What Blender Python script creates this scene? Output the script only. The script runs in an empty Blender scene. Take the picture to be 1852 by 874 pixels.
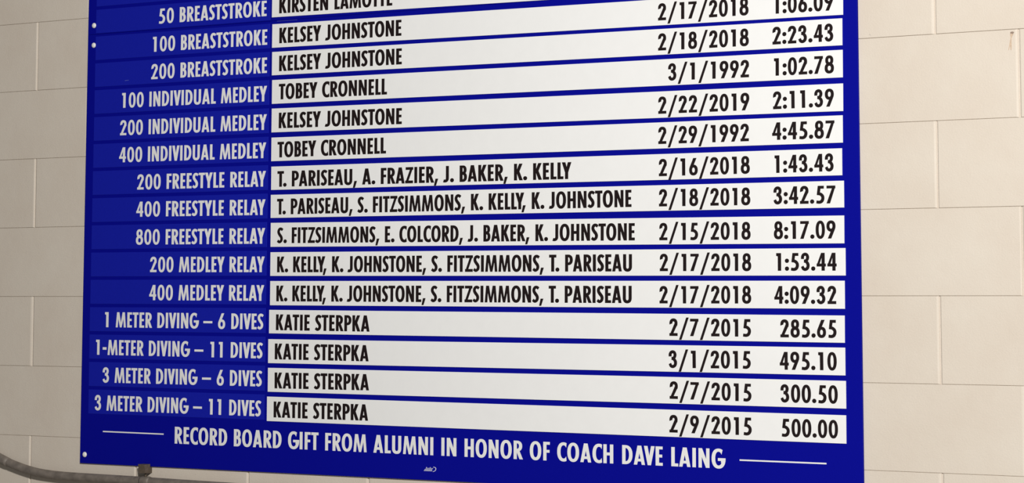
import bpy, bmesh, math, random
from mathutils import Vector, Matrix
from mathutils.geometry import delaunay_2d_cdt

random.seed(7)
C = bpy.context.scene.collection
SC = bpy.context.scene

# ------------------------------------------------------------------ camera
cam_data = bpy.data.cameras.new('camera')
cam = bpy.data.objects.new('camera', cam_data)
C.objects.link(cam)
cam_data.sensor_fit = 'HORIZONTAL'
cam_data.sensor_width = 36.0
cam_data.lens = 4370.39 * 36.0 / 1852.0
cam_data.shift_y = -297.71 / 1852.0
cam_data.clip_start = 0.05
cam_data.clip_end = 100.0
rot = Matrix(((0.8431799619, 0.0492230130, 0.5353733714),
              (0.5376314241, -0.0770869377, -0.8396487694),
              (-0.0000597485, 0.9958085655, -0.0914619998)))
cam.matrix_world = Matrix.Translation((5.029567, -5.265185, 1.62)) @ rot.to_4x4()
SC.camera = cam

# ------------------------------------------------------------------ world + lights + exposure
world = bpy.data.worlds.new('world')
SC.world = world
world.use_nodes = True
bg = world.node_tree.nodes['Background']
bg.inputs[0].default_value = (0.95, 0.97, 1.0, 1)
bg.inputs[1].default_value = 0.10


def area(name, loc, target, size, power, color):
    d = bpy.data.lights.new(name, 'AREA')
    d.shape = 'DISK'
    d.size = size
    d.energy = power
    d.color = color
    o = bpy.data.objects.new(name, d)
    C.objects.link(o)
    o.location = loc
    o.rotation_euler = (Vector(target) - Vector(loc)).to_track_quat('-Z', 'Y').to_euler()
    return o


area('ceiling_lamp', (5.0, -4.6, 3.6), (1.6, 0, 1.8), 0.45, 330, (1.0, 0.99, 0.975))

SC.view_settings.view_transform = 'Standard'
SC.view_settings.look = 'None'
SC.view_settings.gamma = 1
SC.view_settings.use_curve_mapping = False
SC.view_settings.exposure = 0.12


# ------------------------------------------------------------------ materials
def new_mat(name):
    m = bpy.data.materials.new(name)
    m.use_nodes = True
    nt = m.node_tree
    return m, nt, nt.nodes['Principled BSDF']


def simple_mat(name, col, rough=0.5, metallic=0.0, noise=0.0, nscale=40.0, bump=0.0, bscale=300.0, spec=0.5):
    m, nt, b = new_mat(name)
    b.inputs['Base Color'].default_value = (*col, 1)
    b.inputs['Roughness'].default_value = rough
    b.inputs['Metallic'].default_value = metallic
    b.inputs['Specular IOR Level'].default_value = spec
    geo = nt.nodes.new('ShaderNodeNewGeometry')
    if noise > 0:
        n = nt.nodes.new('ShaderNodeTexNoise')
        n.inputs['Scale'].default_value = nscale
        n.inputs['Detail'].default_value = 6
        n.inputs['Roughness'].default_value = 0.65
        nt.links.new(geo.outputs['Position'], n.inputs['Vector'])
        r = nt.nodes.new('ShaderNodeValToRGB')
        r.color_ramp.elements[0].position = 0.3
        r.color_ramp.elements[1].position = 0.7
        r.color_ramp.elements[0].color = (*[c * (1 - noise) for c in col], 1)
        r.color_ramp.elements[1].color = (*[min(1, c * (1 + noise)) for c in col], 1)
        nt.links.new(n.outputs['Fac'], r.inputs['Fac'])
        nt.links.new(r.outputs['Color'], b.inputs['Base Color'])
    if bump > 0:
        n2 = nt.nodes.new('ShaderNodeTexNoise')
        n2.inputs['Scale'].default_value = bscale
        n2.inputs['Detail'].default_value = 4
        nt.links.new(geo.outputs['Position'], n2.inputs['Vector'])
        bp = nt.nodes.new('ShaderNodeBump')
        bp.inputs['Strength'].default_value = bump
        bp.inputs['Distance'].default_value = 0.001
        nt.links.new(n2.outputs['Fac'], bp.inputs['Height'])
        nt.links.new(bp.outputs['Normal'], b.inputs['Normal'])
    return m


WALL_A = (0.635, 0.550, 0.455)
WALL_B = (0.670, 0.595, 0.500)


def wall_material():
    m, nt, b = new_mat('painted_block')
    b.inputs['Roughness'].default_value = 0.62
    b.inputs['Specular IOR Level'].default_value = 0.35
    L = nt.links
    geo = nt.nodes.new('ShaderNodeNewGeometry')
    n = nt.nodes.new('ShaderNodeTexNoise')          # broad patchiness of the paint
    n.inputs['Scale'].default_value = 5.0
    n.inputs['Detail'].default_value = 5
    n.inputs['Roughness'].default_value = 0.6
    L.new(geo.outputs['Position'], n.inputs['Vector'])
    r = nt.nodes.new('ShaderNodeValToRGB')
    r.color_ramp.elements[0].position = 0.32
    r.color_ramp.elements[1].position = 0.68
    r.color_ramp.elements[0].color = (*WALL_A, 1)
    r.color_ramp.elements[1].color = (*WALL_B, 1)
    L.new(n.outputs['Fac'], r.inputs['Fac'])
    # small dark specks
    n3 = nt.nodes.new('ShaderNodeTexNoise')
    n3.inputs['Scale'].default_value = 55.0
    n3.inputs['Detail'].default_value = 2
    L.new(geo.outputs['Position'], n3.inputs['Vector'])
    r3 = nt.nodes.new('ShaderNodeValToRGB')
    r3.color_ramp.elements[0].position = 0.75
    r3.color_ramp.elements[1].position = 0.83
    r3.color_ramp.elements[0].color = (0, 0, 0, 1)
    r3.color_ramp.elements[1].color = (1, 1, 1, 1)
    L.new(n3.outputs['Fac'], r3.inputs['Fac'])
    mix = nt.nodes.new('ShaderNodeMixRGB')
    mix.inputs['Color2'].default_value = (0.42, 0.36, 0.31, 1)
    L.new(r3.outputs['Color'], mix.inputs['Fac'])
    L.new(r.outputs['Color'], mix.inputs['Color1'])
    L.new(mix.outputs['Color'], b.inputs['Base Color'])
    # fine roller texture + block pores
    n2 = nt.nodes.new('ShaderNodeTexNoise')
    n2.inputs['Scale'].default_value = 230.0
    n2.inputs['Detail'].default_value = 5
    n2.inputs['Roughness'].default_value = 0.6
    L.new(geo.outputs['Position'], n2.inputs['Vector'])
    n4 = nt.nodes.new('ShaderNodeTexNoise')
    n4.inputs['Scale'].default_value = 38.0
    n4.inputs['Detail'].default_value = 3
    L.new(geo.outputs['Position'], n4.inputs['Vector'])
    bp = nt.nodes.new('ShaderNodeBump')
    bp.inputs['Strength'].default_value = 0.6
    bp.inputs['Distance'].default_value = 0.0008
    L.new(n2.outputs['Fac'], bp.inputs['Height'])
    bp2 = nt.nodes.new('ShaderNodeBump')
    bp2.inputs['Strength'].default_value = 0.30
    bp2.inputs['Distance'].default_value = 0.0015
    L.new(n4.outputs['Fac'], bp2.inputs['Height'])
    L.new(bp.outputs['Normal'], bp2.inputs['Normal'])
    L.new(bp2.outputs['Normal'], b.inputs['Normal'])
    return m


M_WALL = wall_material()
M_MORTAR = simple_mat('painted_mortar', (0.62, 0.54, 0.46), 0.7, noise=0.05, nscale=60)
M_FLOOR = simple_mat('floor_paint', (0.33, 0.32, 0.30), 0.6, noise=0.12, nscale=9)
M_BOARD = simple_mat('board_blue', (0.0020, 0.0032, 0.252), 0.5, noise=0.05, nscale=300, spec=0.06)
M_EVENT = simple_mat('event_blue', (0.0075, 0.0130, 0.345), 0.5, noise=0.05, nscale=300, spec=0.06)
M_STRIP = simple_mat('strip_white', (0.84, 0.83, 0.805), 0.45, noise=0.012, nscale=30, spec=0.3)
M_WHITE = simple_mat('letter_white', (0.80, 0.79, 0.76), 0.5, noise=0.01, spec=0.3)
M_BLACK = simple_mat('letter_black', (0.010, 0.0045, 0.0045), 0.5, noise=0.05, spec=0.3)
M_SCREW = simple_mat('screw_white', (0.80, 0.78, 0.73), 0.35, noise=0.02)
M_PIPE = simple_mat('galvanised_grey', (0.185, 0.155, 0.128), 0.6, metallic=0.1, noise=0.30, nscale=38, bump=0.4, bscale=160)
M_HANG = simple_mat('dull_brown_metal', (0.115, 0.085, 0.060), 0.6, metallic=0.2, noise=0.25, nscale=120, bump=0.3)
M_RUST = simple_mat('rust_stain', (0.56, 0.42, 0.30), 0.7, noise=0.22, nscale=160)
M_RUSTD = simple_mat('rust_chip', (0.28, 0.20, 0.15), 0.7, noise=0.2, nscale=160)
M_FAINT = simple_mat('scuff', (0.16, 0.19, 0.50), 0.5)


# ------------------------------------------------------------------ mesh helpers
def tag(o, label=None, cat=None, kind=None, group=None):
    if label: o['label'] = label
    if cat: o['category'] = cat
    if kind: o['kind'] = kind
    if group: o['group'] = group
    return o


WL = {}


def put(o, loc, parent=None):
    """link o with its origin at world loc (parents here are never rotated)"""
    C.objects.link(o)
    WL[o.name] = Vector(loc)
    if parent is not None:
        o.parent = parent
        o.location = Vector(loc) - WL[parent.name]
    else:
        o.location = loc
    return o


def mesh_obj(name, verts, faces, mat, origin, parent=None, smooth=False):
    org = Vector(origin)
    me = bpy.data.meshes.new(name)
    me.from_pydata([tuple(Vector(v) - org) for v in verts], [], faces)
    me.validate()
    bm = bmesh.new()
    bm.from_mesh(me)
    bmesh.ops.recalc_face_normals(bm, faces=bm.faces)
    bm.to_mesh(me)
    bm.free()
    me.materials.append(mat)
    if smooth:
        for p in me.polygons: p.use_smooth = True
    o = bpy.data.objects.new(name, me)
    return put(o, origin, parent)


def plate(quad, y_back, y_front, bev):
    """a thin plate: quad = 4 (x,z) corners counter-clockwise seen from the room, with a small front bevel"""
    cx = sum(q[0] for q in quad) / 4
    cz = sum(q[1] for q in quad) / 4
    def inset(q):
        dx = bev if q[0] < cx else -bev
        dz = bev if q[1] < cz else -bev
        return (q[0] + dx, q[1] + dz)
    v = [(x, y_back, z) for x, z in quad]
    v += [(x, y_front + bev, z) for x, z in quad]
    v += [(*[inset(q)[0]], y_front, inset(q)[1]) for q in quad]
    f = [(0, 1, 2, 3), (8, 9, 10, 11)]
    for k in range(4):
        n = (k + 1) % 4
        f.append((k, n, 4 + n, 4 + k))
        f.append((4 + k, 4 + n, 8 + n, 8 + k))
    return v, f


def tube(path, r, seg=16, cap=True):
    """tube along 3-D points (parallel transport), r a number or a list"""
    pts = [Vector(p) for p in path]
    n = len(pts)
    rr = r if isinstance(r, (list, tuple)) else [r] * n
    verts, faces = [], []
    up = Vector((0, 1, 0))
    for i, p in enumerate(pts):
        t = (pts[min(i + 1, n - 1)] - pts[max(i - 1, 0)]).normalized()
        a = (up - t * up.dot(t)).normalized()
        b = t.cross(a)
        for k in range(seg):
            w = 2 * math.pi * k / seg
            verts.append(tuple(p + (a * math.cos(w) + b * math.sin(w)) * rr[i]))
    for i in range(n - 1):
        for k in range(seg):
            k2 = (k + 1) % seg
            faces.append((i * seg + k, i * seg + k2, (i + 1) * seg + k2, (i + 1) * seg + k))
    if cap:
        faces.append(tuple(range(seg - 1, -1, -1)))
        faces.append(tuple((n - 1) * seg + k for k in range(seg)))
    return verts, faces


def catmull(pts, n=8):
    P = [Vector(p) for p in pts]
    P = [P[0] * 2 - P[1]] + P + [P[-1] * 2 - P[-2]]
    out = []
    for i in range(1, len(P) - 2):
        for k in range(n):
            t = k / n
            a, b, c, d = P[i - 1], P[i], P[i + 1], P[i + 2]
            out.append(0.5 * ((2 * b) + (c - a) * t + (2 * a - 5 * b + 4 * c - d) * t * t + (3 * b - a - 3 * c + d) * t ** 3))
    out.append(P[-2])
    return out


# ------------------------------------------------------------------ the lettering: a condensed bold geometric sans
SV, SH = 0.185, 0.150        # vertical and horizontal stroke weights, cap height = 1
GLYPHS = {}


def rect(x0, y0, x1, y1): return [(x0, y0), (x1, y0), (x1, y1), (x0, y1)]


def se(cx, cy, rx, ry, a, n=2.25):
    c, s = math.cos(a), math.sin(a)
    return (cx + rx * math.copysign(abs(c) ** (2 / n), c), cy + ry * math.copysign(abs(s) ** (2 / n), s))


def band(cx, cy, rx, ry, sv, sh, o0=0, o1=360, i0=None, i1=None, n=2.25, steps=None):
    """part of an oval ring as quads; outer runs o0..o1 degrees, inner i0..i1"""
    i0 = o0 if i0 is None else i0
    i1 = o1 if i1 is None else i1
    steps = steps or max(6, int(abs(o1 - o0) / 12))
    out = []
    def pr(k):
        t = k / steps
        return (se(cx, cy, rx, ry, math.radians(o0 + (o1 - o0) * t), n),
                se(cx, cy, rx - sv, ry - sh, math.radians(i0 + (i1 - i0) * t), n))
    for k in range(steps):
        (a, b), (c, d) = pr(k), pr(k + 1)
        out.append([a, c, d, b])
    return out


def bowl(x0, cx, rx, y0, y1, sv=SV, sh=SH):
    ym, ry = (y0 + y1) / 2, (y1 - y0) / 2
    return [rect(x0, y0, cx, y0 + sh), rect(x0, y1 - sh, cx, y1)] + band(cx, ym, rx, ry, sv, sh, -90, 90)


def stroke(pts, ws, n=5):
    P = catmull([(p[0], p[1], 0) for p in pts], n)
    W = []
    for i in range(len(ws) - 1):
        for k in range(n):
            W.append(ws[i] + (ws[i + 1] - ws[i]) * k / n)
    W.append(ws[-1])
    side = []
    for i, p in enumerate(P):
        t = (P[min(i + 1, len(P) - 1)] - P[max(i - 1, 0)]).normalized()
        m = Vector((-t.y, t.x, 0)) * W[i] / 2
        side.append((p + m, p - m))
    return [[(side[i][0].x, side[i][0].y), (side[i][1].x, side[i][1].y),
             (side[i + 1][1].x, side[i + 1][1].y), (side[i + 1][0].x, side[i + 1][0].y)] for i in range(len(P) - 1)]


def mir(polys, w): return [[(w - x, y) for x, y in p] for p in polys]


def rot180(polys, w): return [[(w - x, 1 - y) for x, y in p] for p in polys]


def dot(cx, cy, rx=0.125, ry=0.115, n=16):
    return [[(cx + rx * math.cos(2 * math.pi * k / n), cy + ry * math.sin(2 * math.pi * k / n)) for k in range(n)]]


def G(ch, w, lsb, rsb, polys): GLYPHS[ch] = dict(w=w, l=lsb, r=rsb, p=polys)


ST = .075   # side bearing of straight stems
A_leg = [[(0, 0), (.178, 0), (.392, 1), (.205, 1)]]
G('A', .62, .035, .035, A_leg + mir(A_leg, .62) + [[(.10, .175), (.52, .175), (.49, .31), (.13, .31)]])
G('B', .49, ST, .04, [rect(0, 0, SV, 1)] + bowl(.05, .225, .235, .475, 1, .18, .135) + bowl(.05, .225, .265, 0, .575, .185, .14))
G('C', .53, .045, .02, band(.375, .5, .375, .515, .19, .155, 66, 294, 40, 320))
G('D', .58, ST, .045, [rect(0, 0, SV, 1)] + bowl(.05, .185, .395, 0, 1, .19, .145))
G('E', .39, ST, .045, [rect(0, 0, SV, 1), rect(.05, .855, .385, 1), rect(.05, 0, .39, .145), rect(.05, .43, .36, .575)])
G('F', .385, ST, .03, [rect(0, 0, SV, 1), rect(.05, .855, .385, 1), rect(.05, .425, .365, .57)])
G('G', .66, .045, .05, band(.375, .5, .375, .515, .19, .155, 58, 360, 34, 360, steps=26) + [rect(.34, .385, .66, .525), [(.50, .30), (.735, .36), (.75, .525), (.56, .525)]])
G('H', .56, ST, ST, [rect(0, 0, SV, 1), rect(.56 - SV, 0, .56, 1), rect(.1, .42, .46, .57)])
G('I', SV, ST, ST, [rect(0, 0, SV, 1)])
G('J', .375, .0, ST, [rect(.19, .24, .375, 1)] + band(.105, .24, .27, .25, .185, .155, 0, -112, 0, -128))
G('K', .56, ST, .025, [rect(0, 0, SV, 1), [(.34, 1), (.545, 1), (.335, .52), (.13, .52)], [(.13, .56), (.335, .56), (.57, 0), (.36, 0)]])
G('L', .375, ST, .02, [rect(0, 0, SV, 1), rect(.05, 0, .375, .15)])
M_l = [[(0, 0), (.165, 0), (.235, 1), (.095, 1)], [(.10, 1), (.285, 1), (.485, 0), (.355, 0)]]
G('M', .85, .05, .05, M_l + mir(M_l, .85))
G('N', .59, ST, ST, [rect(0, 0, .175, 1), rect(.415, 0, .59, 1), [(0, 1), (.19, 1), (.59, 0), (.40, 0)]])
G('O', .675, .045, .045, band(.3375, .5, .3375, .515, .19, .155, 0, 360, steps=32))
G('P', .51, ST, .02, [rect(0, 0, SV, 1)] + bowl(.05, .205, .305, .385, 1, .185, .14))
G('R', .55, ST, .01, [rect(0, 0, SV, 1)] + bowl(.05, .205, .30, .42, 1, .185, .14) + [[(.145, .47), (.335, .47), (.55, 0), (.35, 0)]])
G('S', .45, .03, .035, stroke([(.425, .845), (.35, .905), (.255, .925), (.165, .885), (.105, .775), (.120, .655), (.205, .53), (.300, .42), (.350, .30), (.325, .165), (.235, .082), (.135, .078), (.035, .150)],
                               [.155, .155, .155, .17, .18, .185, .185, .185, .185, .175, .155, .155, .155]))
G('T', .48, .02, .02, [rect(0, .85, .48, 1), rect(.147, 0, .333, 1)])
G('U', .575, ST, ST, [rect(0, .28, SV, 1), rect(.575 - SV, .28, .575, 1)] + band(.2875, .28, .2875, .295, SV, .155, 180, 360))
V_l = [[(0, 1), (.195, 1), (.385, 0), (.205, 0)]]
G('V', .59, .005, .005, V_l + mir(V_l, .59))
Y_l = [[(0, 1), (.21, 1), (.395, .40), (.205, .40)]]
G('Y', .60, .0, .0, Y_l + mir(Y_l, .60) + [rect(.2075, 0, .3925, .48)])
G('Z', .55, .03, .03, [rect(.03, .85, .55, 1), rect(0, 0, .54, .15), [(0, 0), (.215, .15), (.55, 1), (.335, .85)], [(0, 0), (.215, 0), (.215, .15)]])

CELL = .69


def GD(ch, w, polys, off=0.0):
    """figures share one cell width"""
    l = (CELL - w) / 2 + off
    G(ch, w, l, CELL - w - l, polys)


GD('0', .575, band(.2875, .5, .2875, .515, .175, .15, 0, 360, steps=32))
GD('1', .30, [rect(.105, 0, .30, 1), [(0, .86), (.12, .86), (.12, 1), (0, 1)], [(.0, .86), (.11, .83), (.11, .9)]], -.03)
GD('2', .53, band(.265, .735, .262, .280, .175, .155, 190, -22, 180, -12) + [[(0, 0), (.235, .13), (.512, .65), (.335, .70)], rect(.0, 0, .53, .145), [(.30, .56), (.50, .60), (.515, .68), (.34, .72)]])
GD('3', .54, stroke([(.085, .675), (.088, .79), (.145, .895), (.255, .938), (.365, .895), (.415, .775), (.385, .64), (.30, .565), (.19, .548)],
                    [.175, .175, .165, .155, .165, .175, .17, .15, .14])
   + stroke([(.19, .538), (.31, .515), (.405, .42), (.445, .30), (.405, .145), (.27, .064), (.135, .11), (.07, .235)],
            [.14, .155, .175, .18, .175, .155, .165, .155]))
GD('4', .57, [rect(.315, 0, .50, 1), [(0, .30), (.165, .37), (.36, .86), (.36, 1), (.29, 1)], rect(0, .24, .57, .385)])
GD('5', .52, [rect(.12, .855, .485, 1), [(.12, 1), (.285, .93), (.235, .60), (.17, .48), (.055, .50)]]
   + stroke([(.075, .535), (.20, .552), (.33, .50), (.420, .39), (.425, .25), (.360, .125), (.225, .066), (.03, .082)],
            [.10, .15, .165, .175, .18, .175, .155, .15]))
SIX = band(.28, .295, .28, .31, .175, .15, 0, 360, steps=28) + [[(.275, 1), (.475, 1), (.22, .46), (.16, .30), (.0, .30), (.03, .46)]]
GD('6', .56, SIX)
GD('9', .56, rot180(SIX, .56))
GD('7', .54, [rect(0, .86, .54, 1), [(.0, 0), (.20, 0), (.54, .96), (.54, 1), (.345, .86)]])
GD('8', .58, band(.29, .745, .25, .27, .170, .145, 0, 360, steps=26) + band(.29, .285, .29, .30, .175, .150, 0, 360, steps=28))
G('.', .24, .04, .05, dot(.12, .11))
G(':', .24, .045, .045, dot(.12, .11) + dot(.12, .565))
G(',', .27, .0, .06, [[(.0, -.19), (.125, -.19), (.27, .22), (.10, .22)]])
G('/', .63, .04, .04, [[(0, -.225), (.145, -.225), (.63, 1.07), (.485, 1.07)]])
G('-', .32, .06, .06, [rect(0, .345, .32, .51)])
G('–', .72, .05, .05, [rect(0, .35, .72, .485)])
SPACE = .36
KERN = {'. ': -.06, ', ': -.04, 'LY': -.10, 'AY': -.06, 'AV': -.09, 'VE': -.02, 'VI': -.01, 'Y,': -.16, 'LL': -.01, 'AT': -.02,
        'LA': .0, 'LE': 0, 'TO': -.02, 'PA': -.02, 'KA': .02, 'ZS': -.01, 'T.': -.09, 'RT': 0, 'Y ': -.02}


def glyph_mesh(ch, grow, cache={}):
    """union of the strokes of a letter, outline grown by a hair: (verts, triangles, outline edges)"""
    key = (ch, grow)
    if key in cache: return cache[key]
    vs, fs = [], []
    for p in GLYPHS[ch]['p']:
        area2 = sum(p[i][0] * p[(i + 1) % len(p)][1] - p[(i + 1) % len(p)][0] * p[i][1] for i in range(len(p)))
        if area2 < 0: p = p[::-1]
        fs.append(list(range(len(vs), len(vs) + len(p))))
        vs += [Vector((x, y)) for x, y in p]
    ov, oe, of, _, _, orig = delaunay_2d_cdt(vs, [], fs, 0, 1e-4)
    tris = [tuple(f) for f, o in zip(of, orig) if len(o)]
    cnt = {}
    for f in tris:
        for i in range(len(f)):
            e = (f[i], f[(i + 1) % len(f)])
            cnt[tuple(sorted(e))] = cnt.get(tuple(sorted(e)), []) + [e]
    edges = [e[0] for e in cnt.values() if len(e) == 1]
    nrm = {}
    for i, j in edges:                      # triangles run counter-clockwise, so the outside is to the right
        t = (ov[j] - ov[i]).normalized()
        for k in (i, j): nrm.setdefault(k, []).append(Vector((t.y, -t.x)))
    out = [Vector(v) for v in ov]
    for k, ns in nrm.items():
        m = sum(ns, Vector((0, 0)))
        if m.length > .3:
            m.normalize()
            out[k] = ov[k] + m * (grow / max(.55, m.dot(ns[0])))
    cache[key] = ([(v.x, v.y) for v in out], tris, edges)
    return cache[key]


def lay_out(txt):
    x, out, prev = 0.0, [], ''
    for ch in txt:
        x += KERN.get(prev + ch, 0)
        if ch == ' ':
            x += SPACE
        else:
            g = GLYPHS[ch]
            x += g['l']
            out.append((ch, x))
            x += g['w'] + g['r']
        prev = ch
    x0 = out[0][1]
    x1 = out[-1][1] + GLYPHS[out[-1][0]]['w']
    return [(c, p - x0) for c, p in out], x1 - x0


def lettering(name, txt, x0, z0, x1, z1, cap, y_surf, mat, parent):
    """one line of cut vinyl letters from (x0,z0) to (x1,z1) on the baseline"""
    lay_all, W = lay_out(txt)
    words, k = [], 0
    for w in txt.split(' '):                     # one part per printed word
        words.append(lay_all[k:k + len(w)])
        k += len(w)
    d = Vector((x1 - x0, z1 - z0))
    sx = d.length / W
    ux = d.normalized()
    uz = Vector((-ux.y, ux.x))
    for lay in words:
        word_part(name, lay, x0, z0, ux, uz, sx, cap, y_surf, mat, parent)


def word_part(name, lay, x0, z0, ux, uz, sx, cap, y_surf, mat, parent):
    verts, faces = [], []
    yf, yb = y_surf - 0.0003, y_surf
    for ch, px in lay:
        gv, gt, ge = glyph_mesh(ch, .012 if mat == M_BLACK else .003)
        b = len(verts)
        n = len(gv)
        for lev in (yf, yb):
            for gx, gy in gv:
                q = Vector((x0, z0)) + ux * ((px + gx) * sx) + uz * (gy * cap)
                verts.append((q.x, lev, q.y))
        faces += [tuple(b + i for i in t) for t in gt]
        faces += [(b + i, b + j, b + n + j, b + n + i) for i, j in ge]
    o0 = Vector((x0, z0)) + ux * (lay[0][1] * sx)
    mesh_obj(name, verts, faces, mat, (o0.x, y_surf, o0.y), parent)


# ------------------------------------------------------------------ the setting
BL, CH, Z0 = 0.4064, 0.2032, 2.43966
X_MIN, X_MAX = -3 * BL, 12 * BL
N_TOP, N_BOT = -4, 12
ZT, ZB = Z0 - N_TOP * CH, Z0 - N_BOT * CH

wv, wf = [], []
v = [(X_MIN, .0045, 0), (X_MAX, .0045, 0), (X_MAX, .0045, ZT), (X_MIN, .0045, ZT),
     (X_MIN, .20, 0), (X_MAX, .20, 0), (X_MAX, .20, ZT), (X_MIN, .20, ZT)]
f = [(0, 1, 2, 3), (4, 5, 6, 7), (0, 1, 5, 4), (1, 2, 6, 5), (2, 3, 7, 6), (3, 0, 4, 7)]
wall = mesh_obj('wall_back', v, f, M_MORTAR, (0, 0, 0))
tag(wall, 'cream painted concrete block wall behind the blue record board', kind='structure')


def block_mesh(w, name, cl, cr):
    """painted block: soft rounded shoulders at its ends, tight bed joints above and below"""
    gx, gz = 0.0011, 0.00005
    hw, hh = w / 2 - gx, CH / 2 - gz
    prof = [(0.0, 0.0, 0.0), (.0012, .0007, .0012), (.0030, .0014, .0024)]   # (x inset from face edge, z, depth)
    rings = []
    for k, (ix, iz, dy) in enumerate(((.0052, .0008, 0), (.0030, .0004, .0007), (.0011, .0001, .0019), (0, 0, .0046))):
        rings.append([(-hw + ix * cl, dy, -hh + iz), (hw - ix * cr, dy, -hh + iz), (hw - ix * cr, dy, hh - iz), (-hw + ix * cl, dy, hh - iz)])
    verts = [p for r in rings for p in r]
    faces = [(0, 1, 2, 3)]
    for k in range(3):
        for i in range(4):
            j = (i + 1) % 4
            faces.append((k * 4 + i, (k + 1) * 4 + i, (k + 1) * 4 + j, k * 4 + j))
    me = bpy.data.meshes.new(name)
    me.from_pydata(verts, [], faces)
    bm = bmesh.new(); bm.from_mesh(me)
    bmesh.ops.recalc_face_normals(bm, faces=bm.faces)
    if sum(f.normal.y for f in bm.faces if abs(f.normal.y) > .99) > 0:
        bmesh.ops.reverse_faces(bm, faces=bm.faces)
    bm.to_mesh(me); bm.free()
    me.materials.append(M_WALL)
    return me


full = [block_mesh(BL, 'block', a, b) for a, b in ((.8, 1.0), (.9, 1.5), (.6, 1.2), (.7, .9))]
half = block_mesh(BL / 2, 'half_block', 1, 1)
for n in range(N_TOP, N_BOT):
    zc = Z0 - (n + .5) * CH
    if n % 2 == 0:
        xs = [(X_MIN + (k + .5) * BL, 0) for k in range(15)]
    else:
        xs = [(X_MIN + BL / 4, 1)] + [(X_MIN + (k + 1) * BL, 0) for k in range(14)] + [(X_MAX - BL / 4, 1)]
    for x, h in xs:
        o = bpy.data.objects.new('half_block' if h else 'block', half if h else random.choice(full))
        put(o, (x, random.uniform(-.0002, .00035), zc), wall)

fv = [(X_MIN - 1, .2, 0), (X_MAX + 2.5, .2, 0), (X_MAX + 2.5, -7.5, 0), (X_MIN - 1, -7.5, 0)]
fv += [(x, y, -.1) for x, y, z in fv]
floor = mesh_obj('floor', fv, [(0, 1, 2, 3), (4, 5, 6, 7), (0, 1, 5, 4), (1, 2, 6, 5), (2, 3, 7, 6), (3, 0, 4, 7)], M_FLOOR, (0, 0, 0))
tag(floor, 'plain grey painted floor in front of the block wall', kind='structure')

# rust run on the block at the upper right
def blot(pts, depth, name, mat, parent):
    n = len(pts)
    v = [(x, depth, z) for x, z in pts] + [(x, -.0001, z) for x, z in pts]
    f = [tuple(range(n))] + [(i, (i + 1) % n, n + (i + 1) % n, n + i) for i in range(n)]
    return mesh_obj(name, v, f, mat, (pts[0][0], 0, pts[0][1]), parent)

blot([(3.0285, 2.2255), (3.0300, 2.2180), (3.0278, 2.2080), (3.0262, 2.2000), (3.0243, 2.1920), (3.0240, 2.1885), (3.0252, 2.1890), (3.0268, 2.1965), (3.0285, 2.1985),
      (3.0292, 2.1895), (3.0310, 2.1885), (3.0318, 2.1960), (3.0315, 2.2080), (3.0322, 2.2170), (3.0365, 2.2255), (3.0378, 2.2290), (3.0330, 2.2270)], -.0006, 'rust_stain', M_RUST, wall)
blot([(3.0288, 2.2290), (3.0300, 2.2262), (3.0330, 2.2262), (3.0355, 2.2250), (3.0382, 2.2290), (3.0360, 2.2308), (3.0310, 2.2306)], -.0007, 'paint_chip', M_RUSTD, wall)

# ------------------------------------------------------------------ the record board
YB, YE, YS = -.0070, -.0078, -.0090        # faces of panel, event labels, name strips
board = bpy.data.objects.new('record_board', None)
board.empty_display_size = .2
put(board, (1.426, 0, 1.148))
tag(board, 'large blue swim and dive record board screwed to the cream block wall, white name strips', 'board')

xl, xr = .2010, 2.6508


def edge_x(z):      # the left edge leans a touch
    return .2010 + max(0, (z - 1.75)) * .0088


SEAM = 2.3868
q = [(xl, 1.1490), (xr, 1.1478), (xr, SEAM - .0022), (edge_x(SEAM), SEAM + .0020)]
pv, pf = plate(q, -.0006, YB, .0006)
mesh_obj('panel', pv, pf, M_BOARD, (1.42, 0, 1.8), board)
q = [(edge_x(SEAM), SEAM + .0024), (xr, SEAM - .0018), (xr + .001, 3.02), (edge_x(3.02), 3.02)]
pv, pf = plate(q, -.0006, YB, .0006)
mesh_obj('panel', pv, pf, M_BOARD, (1.42, 0, 2.7), board)

CAP_EV, CAP_NM, CAP_DT, CAP_FT = .0428, .0420, .0414, .0465
EV = [
    ('50 BREASTSTROKE', 0.477, 2.4054, 0.8687, 2.4029),
    ('100 BREASTSTROKE', 0.4564, 2.3254, 0.8717, 2.3225),
    ('200 BREASTSTROKE', 0.4518, 2.2466, 0.8717, 2.244),
    ('100 INDIVIDUAL MEDLEY', 0.3424, 2.1691, 0.8724, 2.165),
    ('200 INDIVIDUAL MEDLEY', 0.3368, 2.0898, 0.8724, 2.086),
    ('400 INDIVIDUAL MEDLEY', 0.3347, 2.0118, 0.8712, 2.0078),
    ('200 FREESTYLE RELAY', 0.4047, 1.9316, 0.8713, 1.929),
    ('400 FREESTYLE RELAY', 0.4026, 1.854, 0.8705, 1.8505),
    ('800 FREESTYLE RELAY', 0.4027, 1.7744, 0.8703, 1.7715),
    ('200 MEDLEY RELAY', 0.4573, 1.6957, 0.8696, 1.6932),
    ('400 MEDLEY RELAY', 0.4554, 1.6163, 0.869, 1.6146),
    ('1 METER DIVING – 6 DIVES', 0.2898, 1.539, 0.8671, 1.5363),
    ('1-METER DIVING – 11 DIVES', 0.2571, 1.4599, 0.8655, 1.4571),
    ('3 METER DIVING – 6 DIVES', 0.2845, 1.3809, 0.8641, 1.3807),
    ('3 METER DIVING – 11 DIVES', 0.256, 1.3016, 0.8618, 1.2992)]
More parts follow.
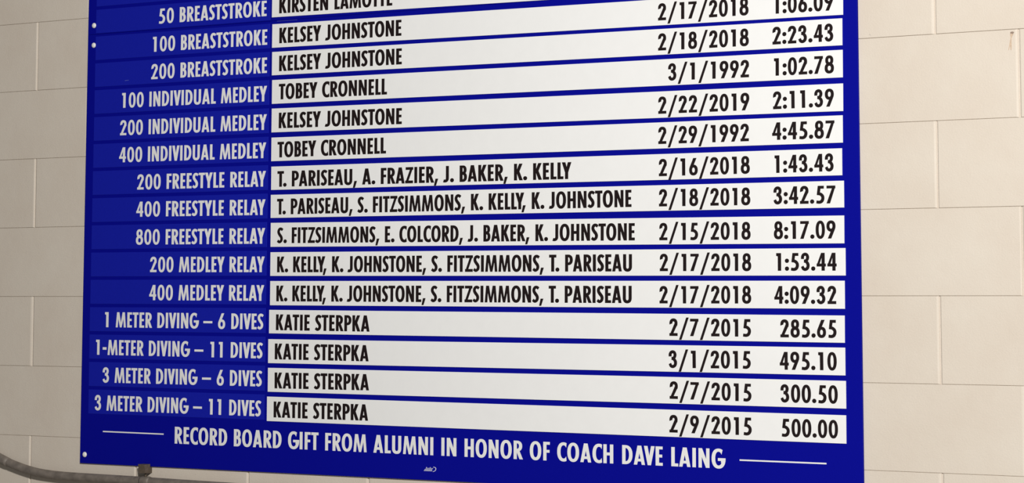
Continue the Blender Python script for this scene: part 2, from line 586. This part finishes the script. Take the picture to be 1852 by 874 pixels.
NM = [
    ('KIRSTEN LAMOTTE', 0.9144, 2.4075, 1.2967, 2.4046),
    ('KELSEY JOHNSTONE', 0.9157, 2.3242, 1.327, 2.3214),
    ('KELSEY JOHNSTONE', 0.9158, 2.2466, 1.3287, 2.2444),
    ('TOBEY CRONNELL', 0.9155, 2.1684, 1.2806, 2.1657),
    ('KELSEY JOHNSTONE', 0.9162, 2.0887, 1.3295, 2.0843),
    ('TOBEY CRONNELL', 0.9128, 2.0081, 1.2784, 2.0075),
    ('T. PARISEAU, A. FRAZIER, J. BAKER, K. KELLY', 0.9132, 1.9273, 1.8564, 1.9239),
    ('T. PARISEAU, S. FITZSIMMONS, K. KELLY, K. JOHNSTONE', 0.9129, 1.8512, 2.0319, 1.8492),
    ('S. FITZSIMMONS, E. COLCORD, J. BAKER, K. JOHNSTONE', 0.9141, 1.7725, 2.0409, 1.7657),
    ('K. KELLY, K. JOHNSTONE, S. FITZSIMMONS, T. PARISEAU', 0.915, 1.6929, 2.0324, 1.6885),
    ('K. KELLY, K. JOHNSTONE, S. FITZSIMMONS, T. PARISEAU', 0.9132, 1.6137, 2.0312, 1.6098),
    ('KATIE STERPKA', 0.9127, 1.5352, 1.2271, 1.5333),
    ('KATIE STERPKA', 0.9096, 1.4559, 1.2246, 1.4545),
    ('KATIE STERPKA', 0.9099, 1.3771, 1.2263, 1.3778),
    ('KATIE STERPKA', 0.9074, 1.2984, 1.2238, 1.2977)]
DT = [
    ('2/17/2018', 2.1116, 2.3133, 2.3632, 2.3112),
    ('2/18/2018', 2.1113, 2.2377, 2.3632, 2.2356),
    ('3/1/1992', 2.1394, 2.1612, 2.3628, 2.1586),
    ('2/22/2019', 2.1107, 2.0793, 2.363, 2.078),
    ('2/29/1992', 2.1103, 2.004, 2.3609, 2.0025),
    ('2/16/2018', 2.1115, 1.9238, 2.3629, 1.9236),
    ('2/18/2018', 2.1113, 1.8488, 2.3634, 1.847),
    ('2/15/2018', 2.1117, 1.765, 2.3633, 1.7635),
    ('2/17/2018', 2.1126, 1.6887, 2.3643, 1.6876),
    ('2/17/2018', 2.1113, 1.6092, 2.3635, 1.6091),
    ('2/7/2015', 2.1386, 1.5295, 2.3619, 1.5292),
    ('3/1/2015', 2.1364, 1.4513, 2.3606, 1.4524),
    ('2/7/2015', 2.1382, 1.3757, 2.3615, 1.374),
    ('2/9/2015', 2.137, 1.2938, 2.3615, 1.2931)]
TM = [
    ('1:06.09', 2.4334, 2.3098, 2.5894, 2.3083),
    ('2:23.43', 2.4282, 2.2349, 2.5888, 2.2341),
    ('1:02.78', 2.4315, 2.1587, 2.5894, 2.1574),
    ('2:11.39', 2.4281, 2.0774, 2.5883, 2.0776),
    ('4:45.87', 2.4248, 2.003, 2.5886, 2.0018),
    ('1:43.43', 2.4307, 1.923, 2.5856, 1.923),
    ('3:42.57', 2.4269, 1.8475, 2.589, 1.8465),
    ('8:17.09', 2.4267, 1.7637, 2.5883, 1.763),
    ('1:53.44', 2.4322, 1.6876, 2.5901, 1.6869),
    ('4:09.32', 2.4263, 1.6087, 2.5879, 1.6081),
    ('285.65', 2.4415, 1.5285, 2.5876, 1.5284),
    ('495.10', 2.4391, 1.4515, 2.5873, 1.4521),
    ('300.50', 2.4405, 1.3741, 2.5889, 1.3742),
    ('500.00', 2.4417, 1.2928, 2.5884, 1.293)]
# white strips: lower left corner x, z, length, height, slope
ST_ = [
    (0.8880, 2.3976, 1.7270, 0.0655, -0.0060),
    (0.8893, 2.3126, 1.7257, 0.0657, -0.0040),
    (0.8896, 2.2360, 1.7226, 0.0649, -0.00789 + .0035),
    (0.8905, 2.1566, 1.7218, 0.0662, -0.00647),
    (0.8901, 2.0776, 1.7220, 0.0660, -0.0073),
    (0.8902, 1.9980, 1.7201, 0.0653, -0.0048),
    (0.8907, 1.9187, 1.7169, 0.0644, -0.00383),
    (0.8899, 1.8416, 1.7216, 0.0637, -0.00349),
    (0.8904, 1.7622, 1.7204, 0.0660, -0.00667),
    (0.8904, 1.6826, 1.7229, 0.0650, -0.00458),
    (0.8905, 1.6024, 1.7197, 0.0663, -0.00354),
    (0.8878, 1.5257, 1.7211, 0.0642, -0.0054),
    (0.8856, 1.4447, 1.7237, 0.0653, -0.00279),
    (0.8854, 1.3668, 1.7248, 0.0651, -0.00265),
    (0.8830, 1.2874, 1.7265, 0.0663, -0.00393)]
ST_[0] = (0.8879, 2.3976, 1.7270, 0.0655, -0.01223)
ST_[1] = (0.8893, 2.3126, 1.7257, 0.0657, -0.00992)
ST_[2] = (0.8896, 2.2360, 1.7226, 0.0649, -0.00789)
ROWS = ['50 breaststroke', '100 breaststroke', '200 breaststroke', '100 individual medley', '200 individual medley',
        '400 individual medley', '200 freestyle relay', '400 freestyle relay', '800 freestyle relay', '200 medley relay',
        '400 medley relay', '1 meter diving 6 dives', '1-meter diving 11 dives', '3 meter diving 6 dives', '3 meter diving 11 dives']

for i in range(-1, 15):
    zb = 2.3915 - .0786 * i
    x0 = .2312 + max(0, zb - 1.5) * .0075
    x1 = .8735 + max(0, zb - 1.3) * .0075
    tilt = -.0018
    dz = tilt * (x1 - x0)
    q = [(x0, zb), (x1, zb + dz), (x1, zb + dz + .0692), (x0, zb + .0692)]
    pv, pf = plate(q, YB - .00005, YE, .0003)
    ep = mesh_obj('event_label', pv, pf, M_EVENT, (x0, YB, zb), board)
    if i >= 0:
        ep['label'] = 'lighter blue event label of the ' + ROWS[i] + ' row'
        lettering('event_lettering', *EV[i], CAP_EV, YE, M_WHITE, ep)

for i, (x, z, w, h, a) in enumerate(ST_):
    ux, uz = math.cos(a), math.sin(a)
    q = [(x, z), (x + w * ux, z + w * uz), (x + w * ux - h * uz, z + w * uz + h * ux), (x - h * uz, z + h * ux)]
    pv, pf = plate(q, YB - .00005, YS, .0003)
    st = mesh_obj('name_strip', pv, pf, M_STRIP, (x, YB, z), board)
    st['label'] = 'white strip with black lettering in the ' + ROWS[i] + ' row'
    lettering('name_lettering', *NM[i], CAP_NM, YS, M_BLACK, st)
    if i:
        lettering('date_lettering', *DT[i - 1], CAP_DT, YS, M_BLACK, st)
        lettering('result_lettering', *TM[i - 1], CAP_DT, YS, M_BLACK, st)

FOOT = 'RECORD BOARD GIFT FROM ALUMNI IN HONOR OF COACH DAVE LAING'
lettering('dedication_lettering', FOOT, .5556, 1.2160, 2.2850, 1.2108, CAP_FT, YB, M_WHITE, board)
for (xa, za, xb, zb) in ((.2875, 1.2417, .5145, 1.2407), (2.3276, 1.2326, 2.5571, 1.2324)):
    t = .0018
    pv, pf = plate([(xa, za - t), (xb, zb - t), (xb, zb + t), (xa, za + t)], YB, YB - .0003, .0001)
    mesh_obj('rule_line', pv, pf, M_WHITE, (xa, YB, za), board)

# tiny white maker mark: two slanted rows of unreadable print and a hook at the right
mv, mf = [], []
def sl(x0, z0, x1, z1, k=.45):
    b = len(mv)
    zz = 1.1720
    for x, z in ((x0, z0), (x1, z0), (x1, z1), (x0, z1)):
        mv.append((1.4035 + x + (z) * k, YB - .0003, zz + z))
    mf.append((b, b + 1, b + 2, b + 3))
sl(.0000, .0000, .0260, .0012)
for k in range(9): sl(.0012 + k * .0027, .0020, .0012 + k * .0027 + .0019, .0050)
for k in range(8): sl(.0035 + k * .0029, .0062, .0035 + k * .0029 + .0021, .0080 + (.0022 if k in (0, 4) else 0))
hook = band(.0270, .0050, .0105, .0066, .0024, .0015, -80, 95, steps=10)
for p in hook:
    b = len(mv)
    for x, z in p: mv.append((1.4035 + x + z * .35, YB - .0003, 1.1720 + z))
    mf.append((b, b + 1, b + 2, b + 3))
mesh_obj('maker_mark', mv, mf, simple_mat('mark_white', (.62, .62, .72), .5), (1.41, YB, 1.172), board)

# faint scuffs
pv, pf = plate([(.3520, 2.2470), (.3665, 2.2478), (.3665, 2.2485), (.3520, 2.2480)], YE, YE - .0002, .0001)
mesh_obj('scuff_mark', pv, pf, M_FAINT, (.352, YE, 2.247), board)
pv, pf = plate([(.905, 2.3858), (.975, 2.3852), (.975, 2.3856), (.905, 2.3862)], YB, YB - .0002, .00005)
mesh_obj('scuff_mark', pv, pf, M_FAINT, (.905, YB, 2.385), board)

# white screw caps: a flange and a low dome
def screw_cap(x, z, r=.0078):
    prof = [(0, 0), (r, 0), (r, .0012), (r * .93, .0022), (r * .75, .0036), (r * .45, .0048), (0, .0053)]
    seg = 20
    v, f = [], []
    for k, (rr, dy) in enumerate(prof[1:-1]):
        for s in range(seg):
            a = 2 * math.pi * s / seg
            v.append((x + rr * math.cos(a), YB - dy, z + rr * math.sin(a)))
    n = len(prof) - 2
    for k in range(n - 1):
        for s in range(seg):
            f.append((k * seg + s, k * seg + (s + 1) % seg, (k + 1) * seg + (s + 1) % seg, (k + 1) * seg + s))
    v.append((x, YB - prof[-1][1], z))
    c = len(v) - 1
    for s in range(seg): f.append(((n - 1) * seg + s, (n - 1) * seg + (s + 1) % seg, c))
    f.append(tuple(range(seg)))
    mesh_obj('screw_cap', v, f, M_SCREW, (x, YB, z), board, smooth=True)

for x, z in ((.2300, 2.4151), (.2300, 2.3571), (.2200, 1.1740)): screw_cap(x, z)

# ------------------------------------------------------------------ the conduit
cond = bpy.data.objects.new('conduit', None)
put(cond, (.4227, 0, 1.1079))
tag(cond, 'dull grey metal conduit bent along the wall below the record board', 'pipe')
PY = -.0165
pts = [(-.50, 1.325), (-.30, 1.245), (-.17, 1.1865), (-.0913, 1.1519), (-.0244, 1.1325), (.0417, 1.1190), (.1069, 1.1125), (.1713, 1.1100), (.2562, 1.1090),
       (.4227, 1.1079), (.5448, 1.1062), (.8015, 1.1036), (1.4, 1.0985), (2.2, 1.0915), (3.2, 1.083)]
pts = [(x - (5.03 - x) * .00258, z - (1.62 - z) * .00258 + .0016) for x, z in pts]
path = catmull([(x, PY, z) for x, z in pts], 6)
tv, tf = tube(path, .0125, 20)
mesh_obj('tube', tv, tf, M_PIPE, (.4227, PY, 1.1079), cond, smooth=True)
cp = [p for p in path if -.20 < p.x < -.062]
tv, tf = tube(cp, [.0128] + [.0137] * (len(cp) - 2) + [.0131], 20)
mesh_obj('coupling', tv, tf, M_PIPE, (-.09, PY, 1.152), cond, smooth=True)


def hanger(x, zp):
    """square clamp block standing off the wall, a screw under it and a saddle round the pipe"""
    z0, z1 = zp + .0230, zp + .0480
    pv = [(x - .0160, -.0096, z1), (x + .0110, -.0096, z1), (x + .0110, -.0096, z0), (x - .0100, -.0096, z0),
          (x - .0165, -.030, z1), (x + .0065, -.030, z1 - .001), (x + .0120, -.030, z0), (x - .0115, -.030, z0)]
    pf = [(0, 1, 2, 3), (4, 5, 6, 7), (0, 1, 5, 4), (1, 2, 6, 5), (2, 3, 7, 6), (3, 0, 4, 7)]
    hb = mesh_obj('clamp_block', pv, pf, M_HANG, (x, -.0096, z0), cond)
    zt = zp + .0375
    pv = [(x - .009, -.0098, z0), (x + .010, -.0098, z0), (x + .010, -.0098, zt), (x - .009, -.0098, zt),
          (x - .009, -.0005, z0), (x + .010, -.0005, z0), (x + .010, -.0005, zt), (x - .009, -.0005, zt)]
    mesh_obj('clamp_foot', pv, pf, M_HANG, (x, -.0005, z0), hb)
    tv, tf = tube([(x + .002, -.018, zp + .010), (x + .002, -.018, z0 + .001)], .0032, 10)
    mesh_obj('clamp_screw', tv, tf, M_HANG, (x, -.018, zp), hb, smooth=True)
    tv, tf = tube([(x - .016, PY, zp + .0002), (x - .010, PY, zp), (x + .012, PY, zp), (x + .018, PY, zp - .0002)], [.0127, .0140, .0140, .0127], 20)
    mesh_obj('saddle', tv, tf, M_PIPE, (x, PY, zp), hb, smooth=True)


hanger(.4580, 1.1080)
hanger(2.05, 1.0930)
